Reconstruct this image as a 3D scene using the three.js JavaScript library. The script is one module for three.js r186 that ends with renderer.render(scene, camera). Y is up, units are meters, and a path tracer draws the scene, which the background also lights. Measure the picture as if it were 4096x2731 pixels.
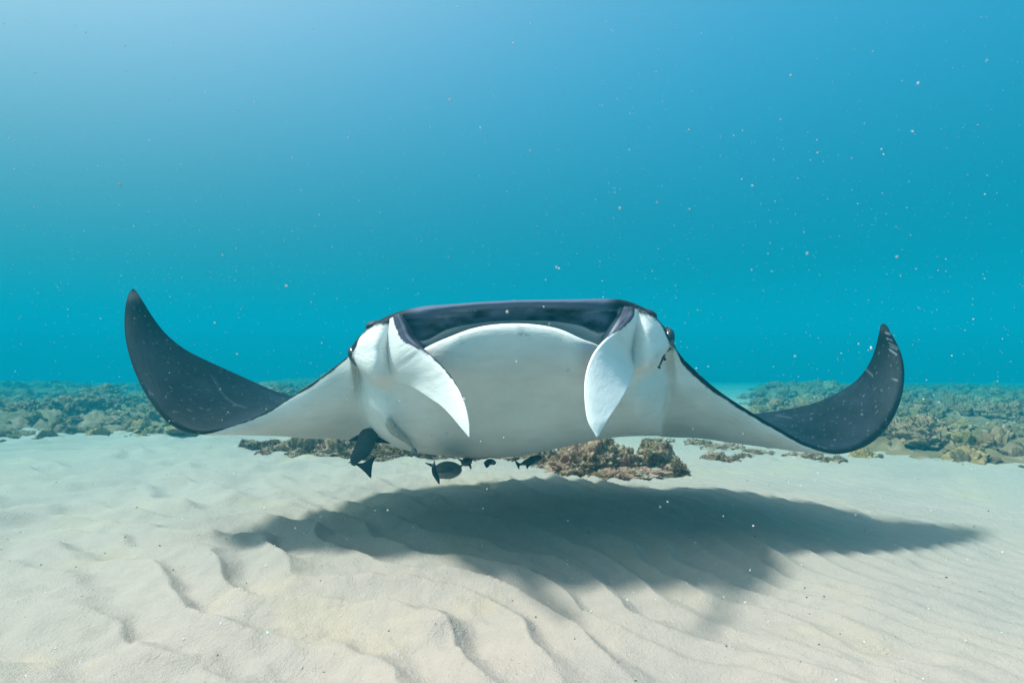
import * as THREE from 'three';
import { ImprovedNoise } from 'three/addons/math/ImprovedNoise.js';
import { mergeGeometries } from 'three/addons/utils/BufferGeometryUtils.js';

// ---------------------------------------------------------------- camera, sky, sun, exposure
const W0 = 4096, H0 = 2731, EYE = 0.72, PITCH = 0.0286;
const scene = new THREE.Scene();
const camera = new THREE.PerspectiveCamera(61.95, 1024 / 682, 0.05, 400);
camera.position.set(0, EYE, 0);
camera.rotation.x = PITCH;
camera.focus = 1.95; camera.userData.fStop = 5.5;
const renderer = new THREE.WebGLRenderer({ antialias: true });
renderer.toneMapping = THREE.LinearToneMapping;
renderer.toneMappingExposure = 1.82;
renderer.shadowMap.enabled = true;

const SUN = new THREE.Vector3(-0.51, 1, 0.07).normalize();
const sun = new THREE.DirectionalLight(new THREE.Color().setRGB(1, 0.75, 0.69), 5);
sun.name = 'sun';
sun.position.copy(SUN).multiplyScalar(20).add(new THREE.Vector3(0, 0, -2.5));
sun.target.position.set(0, 0, -2.5);
sun.castShadow = true;
sun.shadow.radius = 14;
Object.assign(sun.shadow.camera, { left: -8, right: 8, top: 8, bottom: -8, near: 0.5, far: 40 });
sun.shadow.mapSize.set(4096, 4096);
scene.add(sun, sun.target);

{ // daylight as it comes down through the sea surface: pale overhead and towards the sun, deeper blue at the level of the eye
  const w = 512, h = 256, data = new Float32Array(w * h * 4);
  const low = [0.0, 0.085, 0.13], mid = [0.015, 0.19, 0.345], top = [0.05, 0.22, 0.38];
  for (let j = 0; j < h; j++) {
    const up = ((j + 0.5) / h - 0.5) * Math.PI, y = Math.sin(up), e = Math.max(0, y);
    for (let i = 0; i < w; i++) {
      const a = ((i + 0.5) / w - 0.5) * 2 * Math.PI, x = Math.cos(a) * Math.cos(up), z = Math.sin(a) * Math.cos(up);
      const c = x * SUN.x + y * SUN.y + z * SUN.z, glow = Math.exp((c - 1) * 4.9);
      for (let k = 0; k < 3; k++) {
        const t = THREE.MathUtils.smoothstep(e, 0, 0.55), u = THREE.MathUtils.smoothstep(e, 0.4, 1);
        let v = low[k] + (mid[k] - low[k]) * t; v += (top[k] - v) * u;
        data[(j * w + i) * 4 + k] = v + [2.0, 1.25, 0.98][k] * glow * (e > 0 ? 1 : 0.6);
      }
      data[(j * w + i) * 4 + 3] = 1;
    }
  }
  const t = new THREE.DataTexture(data, w, h, THREE.RGBAFormat, THREE.FloatType);
  t.mapping = THREE.EquirectangularReflectionMapping; t.magFilter = THREE.LinearFilter; t.needsUpdate = true;
  scene.background = t; scene.environment = t;
}
scene.fog = new THREE.FogExp2(new THREE.Color().setRGB(0.005, 0.70, 0.95), 0.039);

// ---------------------------------------------------------------- helpers
const perlin = new ImprovedNoise(), V3 = (x, y, z) => new THREE.Vector3(x, y, z);
const n3 = (x, y, z = 0.37) => perlin.noise(x, y, z);
const fbm = (x, y, z = 0.37, o = 4) => { let a = 1, s = 0, f = 1; for (let i = 0; i < o; i++) { s += a * perlin.noise(x * f + 17.3 * i, y * f - 9.1 * i, z * f + 3.7 * i); a *= 0.5; f *= 2.03; } return s; };
const { clamp, lerp, smoothstep } = THREE.MathUtils;
function rng(seed) { let a = seed >>> 0; return () => { a = (a + 0x6d2b79f5) >>> 0; let t = Math.imul(a ^ (a >>> 15), 1 | a); t = (t + Math.imul(t ^ (t >>> 7), 61 | t)) ^ t; return ((t ^ (t >>> 14)) >>> 0) / 4294967296; }; }
const FOC = H0 / 2 / Math.tan((camera.fov * Math.PI) / 360), CP = Math.cos(PITCH), SP = Math.sin(PITCH);
// a direction in the photograph followed to a distance d along the view axis of the level camera (metres along -z)
function at(px, py, d) {
  const x = (px - W0 / 2) / FOC, y = -(py - H0 / 2) / FOC, dy = y * CP + SP, dz = -CP + y * SP, k = d / -dz;
  return V3(x * k, EYE + dy * k, -d);
}
const names = {};
function numbered(n) { const k = names[n] = (names[n] ?? -1) + 1; return k ? n + '_' + String(k).padStart(3, '0') : n; }
function shadows(o) { o.traverse((m) => { if (m.isMesh) m.castShadow = m.receiveShadow = true; }); return o; }
function thing(name, label, category, group) { const o = new THREE.Group(); o.name = numbered(name); o.userData = { label, category }; if (group) o.userData.group = group; scene.add(o); return o; }
function part(name, geo, mat, parent, kind) { const m = new THREE.Mesh(geo, mat); m.name = name; if (kind) m.userData.kind = kind; m.castShadow = m.receiveShadow = true; parent.add(m); return m; }
const lin = (r, g, b) => new THREE.Color().setRGB(r, g, b);
// a grey noise tile that wraps, for fine relief
function noiseTile(size, scale, octaves, seed, contrast = 1) {
  const d = new Uint8Array(size * size * 4), R = 1.0;
  for (let j = 0; j < size; j++) for (let i = 0; i < size; i++) {
    let s = 0, a = 1, f = scale;
    for (let o = 0; o < octaves; o++) {
      const u = (i / size) * f, v = (j / size) * f, fx = i / size, fy = j / size;
      const q = (x, y) => perlin.noise(x + 31.7 * o, y + seed, seed * 1.7 + o);
      s += a * (q(u, v) * (1 - fx) * (1 - fy) + q(u - f, v) * fx * (1 - fy) + q(u, v - f) * (1 - fx) * fy + q(u - f, v - f) * fx * fy);
      a *= 0.6; f *= 2;
    }
    const k = clamp(128 + s * 110 * contrast, 0, 255), o = (j * size + i) * 4;
    d[o] = d[o + 1] = d[o + 2] = k; d[o + 3] = 255;
  }
  const t = new THREE.DataTexture(d, size, size); t.wrapS = t.wrapT = THREE.RepeatWrapping; t.magFilter = THREE.LinearFilter; t.minFilter = THREE.LinearMipmapLinearFilter; t.generateMipmaps = true; t.needsUpdate = true;
  return t;
}
function tileRepeat(t, x, y) { const c = t.clone(); c.repeat.set(x, y); c.needsUpdate = true; return c; }
function grid(nu, nv, fn, closedV = false) { // fn(i, j) -> [Vector3, [r,g,b], [u,v]]
  const pos = [], col = [], uv = [], idx = [];
  for (let i = 0; i < nu; i++) for (let j = 0; j < nv; j++) { const [p, c, t] = fn(i, j); pos.push(p.x, p.y, p.z); if (c) col.push(...c); if (t) uv.push(...t); }
  for (let i = 0; i < nu - 1; i++) for (let j = 0; j < nv - 1 + (closedV ? 1 : 0); j++) { const a = i * nv + j, b = i * nv + ((j + 1) % nv), c = a + nv, d = b + nv; idx.push(a, b, c, b, d, c); }
  const g = new THREE.BufferGeometry();
  g.setAttribute('position', new THREE.Float32BufferAttribute(pos, 3));
  if (col.length) g.setAttribute('color', new THREE.Float32BufferAttribute(col, 3));
  if (uv.length) g.setAttribute('uv', new THREE.Float32BufferAttribute(uv, 2));
  g.setIndex(idx); g.computeVertexNormals();
  return g;
}
const mixc = (a, b, t) => a.map((v, i) => v + (b[i] - v) * t);
const toPixel = (p) => { const dy = p.y - EYE, vz = -p.z * CP + dy * SP, vy = dy * CP + p.z * SP; return [W0 / 2 + (p.x / vz) * FOC, H0 / 2 - (vy / vz) * FOC]; };
// grain without a lattice: random cells smoothed at several sizes, wrapping
function grainTile(size, seed, sizes) {
  const R = rng(seed), acc = new Float32Array(size * size);
  for (const [r, w] of sizes) {
    let a = new Float32Array(size * size); for (let i = 0; i < a.length; i++) a[i] = R() - 0.5;
    for (let pass = 0; pass < 2; pass++) for (const ax of [0, 1]) {
      const b = new Float32Array(size * size), n = 2 * r + 1;
      for (let u = 0; u < size; u++) { const ix = (v) => { v = (v + size) % size; return ax ? v * size + u : u * size + v; }; let s = 0; for (let v = -r; v <= r; v++) s += a[ix(v)]; for (let v = 0; v < size; v++) { b[ix(v)] = s / n; s += a[ix(v + r + 1)] - a[ix(v - r)]; } }
      a = b;
    }
    let sd = 0; for (const v of a) sd += v * v; sd = Math.sqrt(sd / a.length); for (let i = 0; i < a.length; i++) acc[i] += (w * a[i]) / sd;
  }
  const d = new Uint8Array(size * size * 4); for (let i = 0; i < acc.length; i++) { const k = clamp(128 + acc[i] * 42, 0, 255); d[i * 4] = d[i * 4 + 1] = d[i * 4 + 2] = k; d[i * 4 + 3] = 255; }
  const t = new THREE.DataTexture(d, size, size); t.wrapS = t.wrapT = THREE.RepeatWrapping; t.magFilter = THREE.LinearFilter; t.minFilter = THREE.LinearMipmapLinearFilter; t.generateMipmaps = true; t.needsUpdate = true;
  return t;
}

// ---------------------------------------------------------------- the sandy bottom
const fineGrain = grainTile(1024, 41, [[1, 1], [4, 0.8], [14, 0.7]]), midGrain = noiseTile(512, 8, 5, 7.9, 1.0);
function ripple(f, a) { f -= Math.floor(f); return f < a ? Math.pow(f / a, 1.6) : Math.pow(1 - (f - a) / (1 - a), 1.5); }
// crests fan out: across the bed on one side, running towards the viewer on the other
function crest(x) { const A = 0.8, B = 0.33, lo = -2.1, hi = 1.35, c = clamp(x, lo, hi); return -Math.log(Math.cos(A + B * c)) / B + (x - c) * Math.tan(A + B * c); }
function sandBase(x, z) {
  const far = Math.max(0, -z - 6.0);
  let y = (-0.02 * far - 0.0003 * far * far) * smoothstep(far, 0, 3) + 0.05 * n3(x * 0.45 + 3.1, z * 0.45, 1.7) * smoothstep(-z, 1.5, 4);
  y += 0.022 * n3(x * 1.15, z * 1.3, 4.2);
  return y;
}
function sandHeight(x, z) {
  let y = sandBase(x, z);
  const r = Math.hypot(x, z), fade = 1 - smoothstep(r, 5, 14);
  if (fade > 0.001) {
    // wave ripples: crests run from far left to near right, the steep lee side faces right
    const wx = 0.17 * n3(x * 1.3, z * 1.3, 9.1) + 0.06 * n3(x * 3.6, z * 3.6, 5.5) + 0.012 * n3(x * 11, z * 11, 5.5);
    const q = crest(x) - z + 1.9 * wx, lam = 0.24;
    const calm = smoothstep(n3(x * 0.9 + 5, z * 0.9, 6.6), -0.55, 0.25);
    const lumps = smoothstep(-x, -0.2, 1.1);
    const amp = (0.030 + 0.014 * n3(x * 1.7, z * 1.7, 12)) * (0.55 + 0.45 * calm) * lerp(1, 0.55, smoothstep(x, 0.2, 1.6)) * (0.55 + 0.45 * smoothstep(n3(x * 2.6 + 9, z * 2.6, 61), -0.4, 0.35)) * lerp(1, 1.65, lumps);
    y += fade * amp * ripple(q / lam, 0.62);
    const q2 = 0.8 * (crest(x) - z) + 0.35 * x + 0.9 * wx;
    y += fade * 0.0055 * ripple(q2 / 0.1 + 0.4 * n3(x * 3, z * 3, 8), 0.6) * smoothstep(n3(x * 1.3, z * 1.3, 22), -0.2, 0.4);
    y += fade * (0.011 + 0.016 * lumps) * fbm(x * 3.1, z * 3.4, 3.1, 3);
    y += fade * 0.0035 * fbm(x * 17, z * 17, 6.1, 3);
    // little pits scoured in the bed
    const p = n3(x * 4.6 + 40, z * 4.6, 15); if (p > 0.38) y -= fade * 0.07 * (p - 0.38);
  }
  return y;
}
{
  const xs = [], zs = [], NX = 760, NZ = 900;
  for (let i = 0; i < NX; i++) { const t = (i / (NX - 1)) * 2 - 1; xs.push(2.3 * t + 42 * Math.sign(t) * Math.pow(Math.abs(t), 5.5)); }
  for (let j = 0; j < NZ; j++) { const t = j / (NZ - 1); zs.push(2.2 - 6.5 * t - 42 * Math.pow(t, 6)); }
  const g = grid(NX, NZ, (i, j) => {
    const x = xs[i], z = zs[j];
    // patches of warmer shell sand and a little greyer silt
    const warm = smoothstep(fbm(x * 2.3 + 11, z * 2.3, 31, 4), 0.12, 0.75), silt = smoothstep(fbm(x * 1.4, z * 1.4 + 5, 77, 4), 0.0, 0.7);
    let c = [0.395, 0.30, 0.258]; c = mixc(c, [0.45, 0.33, 0.24], warm * 0.5); c = mixc(c, [0.32, 0.258, 0.235], silt * 0.55);
    const k = 1 + 0.06 * fbm(x * 30, z * 30, 2, 2);
    return [V3(x, sandHeight(x, z), z), c.map((v) => v * k), [x, z]];
  });
  const bump = tileRepeat(fineGrain, 1.35, 1.35);
  const sand = part('sandy_seabed', g, new THREE.MeshStandardMaterial({ vertexColors: true, roughness: 1, bumpMap: bump, bumpScale: 0.0022 }), scene, 'structure');
  sand.userData.label = 'pale rippled sand of the sea floor';
}

{ // the sea itself: clear water that swallows red light, so things turn blue-green with distance
  const g = new THREE.BoxGeometry(96, 7, 60); g.translate(0, -1.1, -22);
  const m = new THREE.MeshPhysicalMaterial({ color: 0xffffff, transparent: true, opacity: 0.03, transmission: 1, roughness: 0, ior: 1.0, thickness: 1, attenuationColor: lin(0.885, 0.979, 0.981), attenuationDistance: 1 });
  const w = new THREE.Mesh(g, m); w.name = 'sea_water'; w.userData = { kind: 'structure', label: 'clear blue-green sea water' }; scene.add(w);
}

// ---------------------------------------------------------------- the manta ray
const WHITE = [0.77, 0.77, 0.75], DARK = [0.005, 0.007, 0.011], NAVY = [0.013, 0.017, 0.026];
const manta = thing('manta_ray', 'large manta ray with white belly and dark curled wing tips gliding over the sand', 'manta ray');
manta.position.set(0, 0.5, -2.4);
const toManta = (g) => g.translate(0, -0.5, 2.4);
const mantaEdges = {};
{
  const wp = (a) => at(a[0], a[1], a[2]);
  const screen = toPixel;
  const U = [1, 0.72, 0.42, 0.16, 0.045, 0.012, 0.002, 0.002, 0.012, 0.05, 0.15, 0.3, 0.5, 0.76, 1];
  const prof = (u) => Math.pow(u, 0.55) * (1 - u) * (1 + 0.5 * u) / 0.472; // 1 near u = .4
  // [leading edge], [trailing edge], dorsal offset, ventral offset (metres along the wing's own normal)
  const left = [
    [[529, 1155, 2.365], [533, 1155, 2.37], 0.001, -0.001],
    [[517, 1168, 2.36], [545, 1166, 2.37], 0.003, -0.003],
    [[503, 1208, 2.33], [566, 1198, 2.36], 0.006, -0.006],
    [[496, 1275, 2.30], [603, 1258, 2.37], 0.010, -0.010],
    [[503, 1360, 2.26], [660, 1332, 2.39], 0.014, -0.016],
    [[540, 1482, 2.21], [735, 1394, 2.43], 0.018, -0.026],
    [[605, 1600, 2.16], [825, 1441, 2.49], 0.018, -0.040],
    [[690, 1690, 2.12], [920, 1484, 2.56], 0.012, -0.055],
    [[800, 1728, 2.09], [1010, 1525, 2.64], 0.000, -0.075, 1731],
    [[928, 1705, 2.07], [1090, 1560, 2.72], -0.012, -0.115, 1733],
    [[1060, 1653, 2.05], [1170, 1585, 2.82], -0.015, -0.140, 1738],
    [[1181, 1580, 2.03], [1250, 1612, 2.92], -0.02, -0.165, 1744],
    [[1290, 1507, 2.01], [1360, 1640, 3.03], -0.02, -0.185, 1752],
    [[1375, 1440, 2.00], [1460, 1650, 3.12], -0.015, -0.205, 1763],
  ];
  const right = [
    [[3534, 1292, 2.365], [3537, 1292, 2.37], 0.001, -0.001],
    [[3549, 1303, 2.36], [3524, 1302, 2.37], 0.003, -0.003],
    [[3566, 1332, 2.33], [3519, 1325, 2.36], 0.006, -0.006],
    [[3599, 1396, 2.30], [3505, 1384, 2.37], 0.010, -0.010],
    [[3615, 1470, 2.26], [3482, 1446, 2.39], 0.014, -0.016],
    [[3605, 1570, 2.21], [3436, 1512, 2.43], 0.018, -0.026],
    [[3560, 1675, 2.16], [3365, 1563, 2.49], 0.018, -0.040],
    [[3475, 1760, 2.12], [3280, 1604, 2.56], 0.012, -0.055],
    [[3365, 1806, 2.09], [3185, 1630, 2.64], 0.000, -0.070, 1807],
    [[3235, 1780, 2.07], [3105, 1643, 2.72], -0.012, -0.095, 1800],
    [[3120, 1717, 2.06], [3020, 1655, 2.82], -0.03, -0.110, 1783],
    [[3000, 1645, 2.05], [2930, 1668, 2.92], -0.045, -0.120, 1764],
    [[2870, 1558, 2.04], [2830, 1672, 3.03], -0.05, -0.135, 1750],
    [[2750, 1450, 2.03], [2730, 1670, 3.12], -0.05, -0.150, 1744],
  ];
  function wing(rows) {
    const L = rows.map((r) => wp(r[0])), T = rows.map((r) => wp(r[1]));
    return rows.map((r, i) => {
      const a = Math.max(0, i - 1), b = Math.min(rows.length - 1, i + 1);
      const span = L[b].clone().add(T[b]).sub(L[a]).sub(T[a]).normalize(), chord = T[i].clone().sub(L[i]);
      let n = span.clone().cross(chord).normalize(); if (rows === right) n.negate(); // upward / inward: the dark upper side
      const low = (m) => Math.max(...U.slice(8, 14).map((u) => screen(L[i].clone().addScaledVector(chord, u).addScaledVector(n, m * prof(u)))[1]));
      if (r[4]) { let a = -0.45, b = 0; for (let q = 0; q < 30; q++) { const m = (a + b) / 2; if (low(m) > r[4]) a = m; else b = m; } r[3] = b; } // the belly line as low as the photograph has it
      return U.map((u, k) => {
        const dorsal = k <= 6, m = dorsal ? r[2] : r[3], nose = 0.008 * Math.min(1, i / 6) * (dorsal ? 1 : -1) * Math.min(1, Math.sqrt(u / 0.012));
        return L[i].clone().addScaledVector(chord, u).addScaledVector(n, m * prof(u) + nose * (1 - u));
      });
    });
  }
  // head stations: [front x, top y, band y, lip y, bottom x, bottom y, trailing x, depth of the front, mouth 0..1]
  const H = [
    // left side of the head
    [1410, 1382, 1402, 1440, 1530, 1776, 1540, 1.95, 0],
    [1444, 1336, 1376, 1478, 1565, 1784, 1600, 1.88, 0],
    [1505, 1290, 1350, 1510, 1610, 1797, 1660, 1.83, 0],
    [1590, 1257, 1340, 1480, 1680, 1812, 1720, 1.81, 0.1],
    [1690, 1238, 1366, 1402, 1766, 1822, 1800, 1.80, 0.6],
    [1790, 1228, 1320, 1355, 1845, 1829, 1870, 1.80, 1],
    [1920, 1217, 1293, 1311, 1945, 1831, 1960, 1.80, 1],
    [2094, 1209, 1283, 1299, 2080, 1824, 2060, 1.80, 1],
    [2235, 1208, 1290, 1320, 2190, 1802, 2160, 1.80, 1],
    [2325, 1208, 1307, 1359, 2270, 1784, 2240, 1.80, 1],
    [2400, 1208, 1335, 1388, 2345, 1768, 2320, 1.80, 0.6],
    [2495, 1210, 1300, 1460, 2430, 1752, 2400, 1.81, 0.1],
    [2585, 1240, 1305, 1464, 2510, 1745, 2470, 1.83, 0],
    [2645, 1292, 1330, 1424, 2570, 1743, 2540, 1.88, 0],
    [2684, 1345, 1364, 1394, 2620, 1742, 2610, 1.95, 0],
  ];
  const head = H.map(([x, yt, yb, yl, xb, ybot, xt, d, m]) => {
    const T = wp([xt, 1640 - 45 * Math.max(0, 1 - Math.abs(xt - 2060) / 500), 3.18 + 0.22 * Math.max(0, 1 - Math.abs(xt - 2060) / 400)]);
    const top = wp([x, yt, d]), bottom = wp([xb, ybot, 2.25]), X = (a, b, t) => a + (b - a) * t;
    const w = (f, px, py, dd) => wp([px, py, dd]);
    const bulge = smoothstep(Math.abs(x - 2048), 455, 535), side = 1 - m, jaw = d - 0.06 * m + side * lerp(0.05, -0.03, bulge);
    const xc = (t) => X(x, xb, t), r = Math.abs(x - 2048) / 640, back = 0.10 * Math.max(0, r - 0.55);
    const P = [];
    P[0] = T;
    P[1] = V3(X(top.x, T.x, 0.7), EYE - 0.05 - 0.03 * r, -2.9);
    P[2] = V3(X(top.x, T.x, 0.4), X(top.y, EYE + 0.16, 0.6) - 0.10 * Math.max(0, r - 0.5), -2.42);
    P[3] = V3(X(top.x, T.x, 0.12), top.y + 0.012 - 0.02 * Math.max(0, r - 0.5), -(d + 0.19));
    P[4] = wp([x, yt, d + 0.015 - 0.03 * m]);
    P[5] = wp([x, yb, d + 0.06 * m + side * lerp(0.03, -0.035, bulge)]);
        const nose1 = wp([x, X(yb, yl, 0.34), d + lerp(0.05, -0.045, bulge)]), nose2 = wp([x, X(yb, yl, 0.68), d + lerp(0.055, -0.05, bulge)]);
    const plate = wp([x, yl + 16, d + 0.13]), under = wp([x, yl + 34, d + 0.10]); // the pale plate behind the lower lip
    P[6] = nose1.clone().lerp(plate, m); P[7] = nose2.clone().lerp(under, m);
    P[8] = wp([x, yl, jaw]);
    P[9] = wp([xc(0.16), X(yl, ybot, 0.2 - 0.06 * side), jaw + 0.005 + 0.07 * side * bulge + back]);
    P[10] = wp([xc(0.42), X(yl, ybot, 0.52), X(jaw, 2.25, 0.2) + back]);
    P[11] = wp([xc(0.72), X(yl, ybot, 0.84), X(jaw, 2.25, 0.5) + back * 0.5]);
    P[12] = wp([xb, ybot, 2.27]);
    P[13] = V3(X(bottom.x, T.x, 0.5), X(bottom.y, T.y, 0.35), -2.85);
    P[14] = T.clone().add(V3(0, -0.004, 0));
    return P;
  });
  const stations = [...wing(left), ...head, ...wing(right).reverse()], NSEC = U.length, NS = 620, NT = 300;
  const cols = U.map((_, k) => new THREE.CatmullRomCurve3(stations.map((s) => s[k]), false, 'centripetal'));
  const tOf = []; // denser sampling where the section turns round the edge and the mouth
  for (let j = 0; j < NT; j++) tOf.push(j / (NT - 1));
  const M = left.length, HN = head.length, N = stations.length;
  const pts = [];
  for (let i = 0; i < NS; i++) {
    const s = i / (NS - 1), ctrl = cols.map((c) => c.getPoint(s)), c = new THREE.CatmullRomCurve3(ctrl, false, 'centripetal');
    pts.push(tOf.map((t) => c.getPoint(t)));
  }
  function colour(i, j) {
    const st = (i / (NS - 1)) * (N - 1), k = tOf[j] * (NSEC - 1), p = pts[i][j];
    const headness = smoothstep(st, M - 1, M + 1.2) * (1 - smoothstep(st, N - M - 2.2, N - M));
    const mouthy = smoothstep(st, M + 3.15, M + 3.9) * (1 - smoothstep(st, M + 10.1, M + 10.85));
    const nz = 0.5 * n3(p.x * 14, p.y * 14, p.z * 14) + 0.3 * n3(p.x * 45, p.y * 45, p.z * 45) + 0.25 * n3(p.x * 110, p.y * 110, p.z * 110);
    const tipward = Math.min(st, N - 1 - st), rim = lerp(9.2, st > N / 2 ? 7.0 : 6.4, smoothstep(tipward, 6.8, 9.2));                                   // the dark upper side rolls round the leading edge
    let edge = lerp(rim, 4.35, headness * (1 - mouthy));                      // head lobes are white to the top
    edge = lerp(edge, 6.2, mouthy);
    let dark = 1 - smoothstep(k + nz * 0.45, edge - 0.18, edge + 0.18);
    const mott = 1 + 0.35 * fbm(p.x * 6, p.y * 6, p.z * 6, 3);
    let c = mixc(DARK, NAVY, clamp(0.4 + 1.3 * fbm(p.x * 3.2, p.y * 3.2, p.z * 3.2, 4), 0, 1)).map((v) => v * mott);
    c = mixc(c, [0.09, 0.13, 0.21], mouthy * 0.85 * smoothstep(k, 4.2, 4.5) * clamp(0.6 + 1.2 * fbm(p.x * 11, p.y * 24, p.z * 11, 3), 0, 1));
    let w = mixc(WHITE, [0.65, 0.65, 0.62], clamp(0.4 + fbm(p.x * 3, p.y * 3, p.z * 3, 3), 0, 1));
    w = mixc(w, [0.58, 0.58, 0.53], 0.35 * smoothstep(fbm(p.x * 2.2 + 5, p.y * 9, p.z * 2.2, 4), 0.1, 0.7));
    w = mixc(w, [0.50, 0.50, 0.47], 0.18 * smoothstep(fbm(p.x * 7 + 3, p.y * 38, p.z * 16, 3), 0.15, 0.6)); // faint greyer streaks
    const spot = n3(p.x * 23 + 7, p.y * 23, p.z * 23 + 1); if (spot > 0.7) w = mixc(w, [0.16, 0.16, 0.15], 0.5 * smoothstep(spot, 0.7, 0.78));
    w = w.map((v) => v * (1 + 0.07 * nz)); c = c.map((v) => v * (1 + 0.7 * nz));
    const fleck = n3(p.x * 75, p.y * 75, p.z * 75); if (fleck > 0.5) c = mixc(c, [0.09, 0.10, 0.12], 0.8 * smoothstep(fleck, 0.5, 0.62));
    // grey pigment flecks along the lower lip
    if (mouthy > 0.01) {
      if (k > 7.9 && k < 8.5) w = mixc(w, [0.12, 0.13, 0.17], 0.5 * smoothstep(n3(p.x * 21 + 4, p.y * 6, 3) + nz * 0.3, 0.18, 0.5));
      // a paler violet rim along the top of the head, dark wall under it, gloss streaks painted in between
      c = mixc(c, [0.10, 0.115, 0.18], mouthy * 0.9 * smoothstep(k, 3.3, 3.8) * (1 - smoothstep(k + nz * 0.12, 4.22, 4.4)));
      if (k > 4.2 && k < 4.5) c = mixc(c, [0.22, 0.25, 0.30], 0.5 * smoothstep(n3(p.x * 9, p.y * 90, 8) + 0.5 * nz, 0.05, 0.4) * Math.sin(((k - 4.2) / 0.3) * Math.PI));
      if (k > 6.2) dark *= 1;
      if (k > 4.95 && k < 6.4) c = mixc(c, [0.74, 0.76, 0.76], 0.97 * smoothstep(k, 4.95, 4.99));
    }
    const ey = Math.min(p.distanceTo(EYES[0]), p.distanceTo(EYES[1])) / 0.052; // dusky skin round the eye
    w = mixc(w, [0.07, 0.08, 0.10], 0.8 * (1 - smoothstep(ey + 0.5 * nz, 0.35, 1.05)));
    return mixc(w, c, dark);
  }
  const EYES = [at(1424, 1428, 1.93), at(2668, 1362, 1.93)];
  // scars and scratches: short pale strokes on the dark skin
  const strokes = [
    [[842, 1500], [862, 1530], [878, 1562], [905, 1592], [940, 1618], [975, 1628], 5, 0.13, 2.5],
    [[3545, 1331], [3560, 1336], 6, 0.6, 2.3], [[3558, 1372], [3595, 1392], 4, 0.45, 2.3], [[3562, 1385], [3590, 1398], 3.5, 0.5, 2.3], [[3560, 1398], [3588, 1418], 5, 0.7, 2.3],
    [[3570, 1512], [3590, 1522], 4, 0.5, 2.25], [[3466, 1478], [3490, 1500], 5, 0.3, 2.5], [[3548, 1352], [3570, 1362], 4, 0.5, 2.3],
    [[3590, 1360], [3606, 1400], 4, 0.4, 2.3], [[3110, 1660], [3165, 1672], 5, 0.12, 2.6],
  ];
  const g = grid(NS, NT, (i, j) => {
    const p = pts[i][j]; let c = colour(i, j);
    const k = tOf[j] * (NSEC - 1);
    if (k < 6.6 && (i < NS * 0.28 || i > NS * 0.72)) {
      const [sx, sy] = screen(p);
      for (const s of strokes) {
        const q = s.slice(0, -3), [wd, str] = [s.at(-3), s.at(-2)];
        for (let n = 0; n < q.length - 1; n++) {
          const [ax, ay] = q[n], [bx, by] = q[n + 1], L2 = (bx - ax) ** 2 + (by - ay) ** 2, t = clamp(((sx - ax) * (bx - ax) + (sy - ay) * (by - ay)) / L2, 0, 1);
          const dd = Math.hypot(sx - ax - t * (bx - ax), sy - ay - t * (by - ay));
          if (dd < wd) c = mixc(c, [0.30, 0.33, 0.38], str * (1 - dd / wd));
        }
      }
    }
    return [p.clone(), c, [(i / NS) * 18, (j / NT) * 9]];
  });
  const skin = new THREE.MeshPhysicalMaterial({ vertexColors: true, roughness: 0.58, specularIntensity: 0.28, bumpMap: midGrain, bumpScale: 0.0018 });
  manta.userData.skin = undefined; delete manta.userData.skin;
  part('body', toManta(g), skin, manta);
  mantaEdges.pts = pts; mantaEdges.skin = skin;

  // cephalic fins: three edges each - inner base at the mouth corner, free rim, outer base / lower edge
  function fin(B, R, O, seed) {
    const cb = new THREE.CatmullRomCurve3(B.map(wp), false, 'centripetal'), cr = new THREE.CatmullRomCurve3(R.map(wp), false, 'centripetal'), co = new THREE.CatmullRomCurve3(O.map(wp), false, 'centripetal');
    const NV = 170, NW = 110;
    const geo = grid(NV, NW, (i, j) => {
      const v = Math.max(0, i - 1) / (NV - 2), b = cb.getPoint(v), r = cr.getPoint(v), o = co.getPoint(v), w = j / NW;
      const out = r.clone().lerp(o, 0.36), toEye = V3(0, EYE, 0).sub(out).normalize(), wide = r.distanceTo(o);
      const belly = out.clone().addScaledVector(toEye, 0.2 * wide);
      // the free edge is a rounded roll, not a knife edge
      const tg = cr.getTangent(v), ax = r.clone().sub(b.clone().lerp(o, 0.5)).normalize(), nn = ax.clone().cross(tg).normalize(), th = 0.0085 * (1 - 0.75 * v) * (1 - smoothstep(v, 0.9, 1)); if (nn.dot(o.clone().sub(b)) < 0) nn.negate();
      const edgeIn = r.clone().addScaledVector(nn, -th), edgeOut = r.clone().addScaledVector(nn, th);
      let p, inner = 0;
      if (w > 0.30 && w < 0.38) { const a = ((w - 0.30) / 0.08) * Math.PI; p = r.clone().addScaledVector(nn, -Math.cos(a) * th).addScaledVector(ax, Math.sin(a) * th); inner = 1 - smoothstep(w, 0.31, 0.34); }
      else if (w <= 0.30) { const t = w / 0.30; inner = 1; const mid = b.clone().lerp(r, 0.5).addScaledVector(toEye, -0.22 * b.distanceTo(r)); p = b.clone().multiplyScalar((1 - t) ** 2).addScaledVector(mid, 2 * t * (1 - t)).addScaledVector(edgeIn, t * t); }
      else if (w < 0.8) { const t = (w - 0.38) / 0.42; p = edgeOut.clone().multiplyScalar((1 - t) ** 2).addScaledVector(belly, 2 * t * (1 - t)).addScaledVector(o, t * t); }
      else { const t = (w - 0.8) / 0.2; p = o.clone().lerp(b, t); inner = smoothstep(t, 0.25, 0.5); }
      if (i === 0) p.lerp(b.clone().lerp(o, 0.5), 0.9).add(V3(0, -0.01, -0.02)); // the root closes inside the head
      // folds across the white face
      const d0 = w >= 0.34 && w < 0.8 ? Math.sin(((w - 0.34) / 0.46) * Math.PI) : 0;
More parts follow.
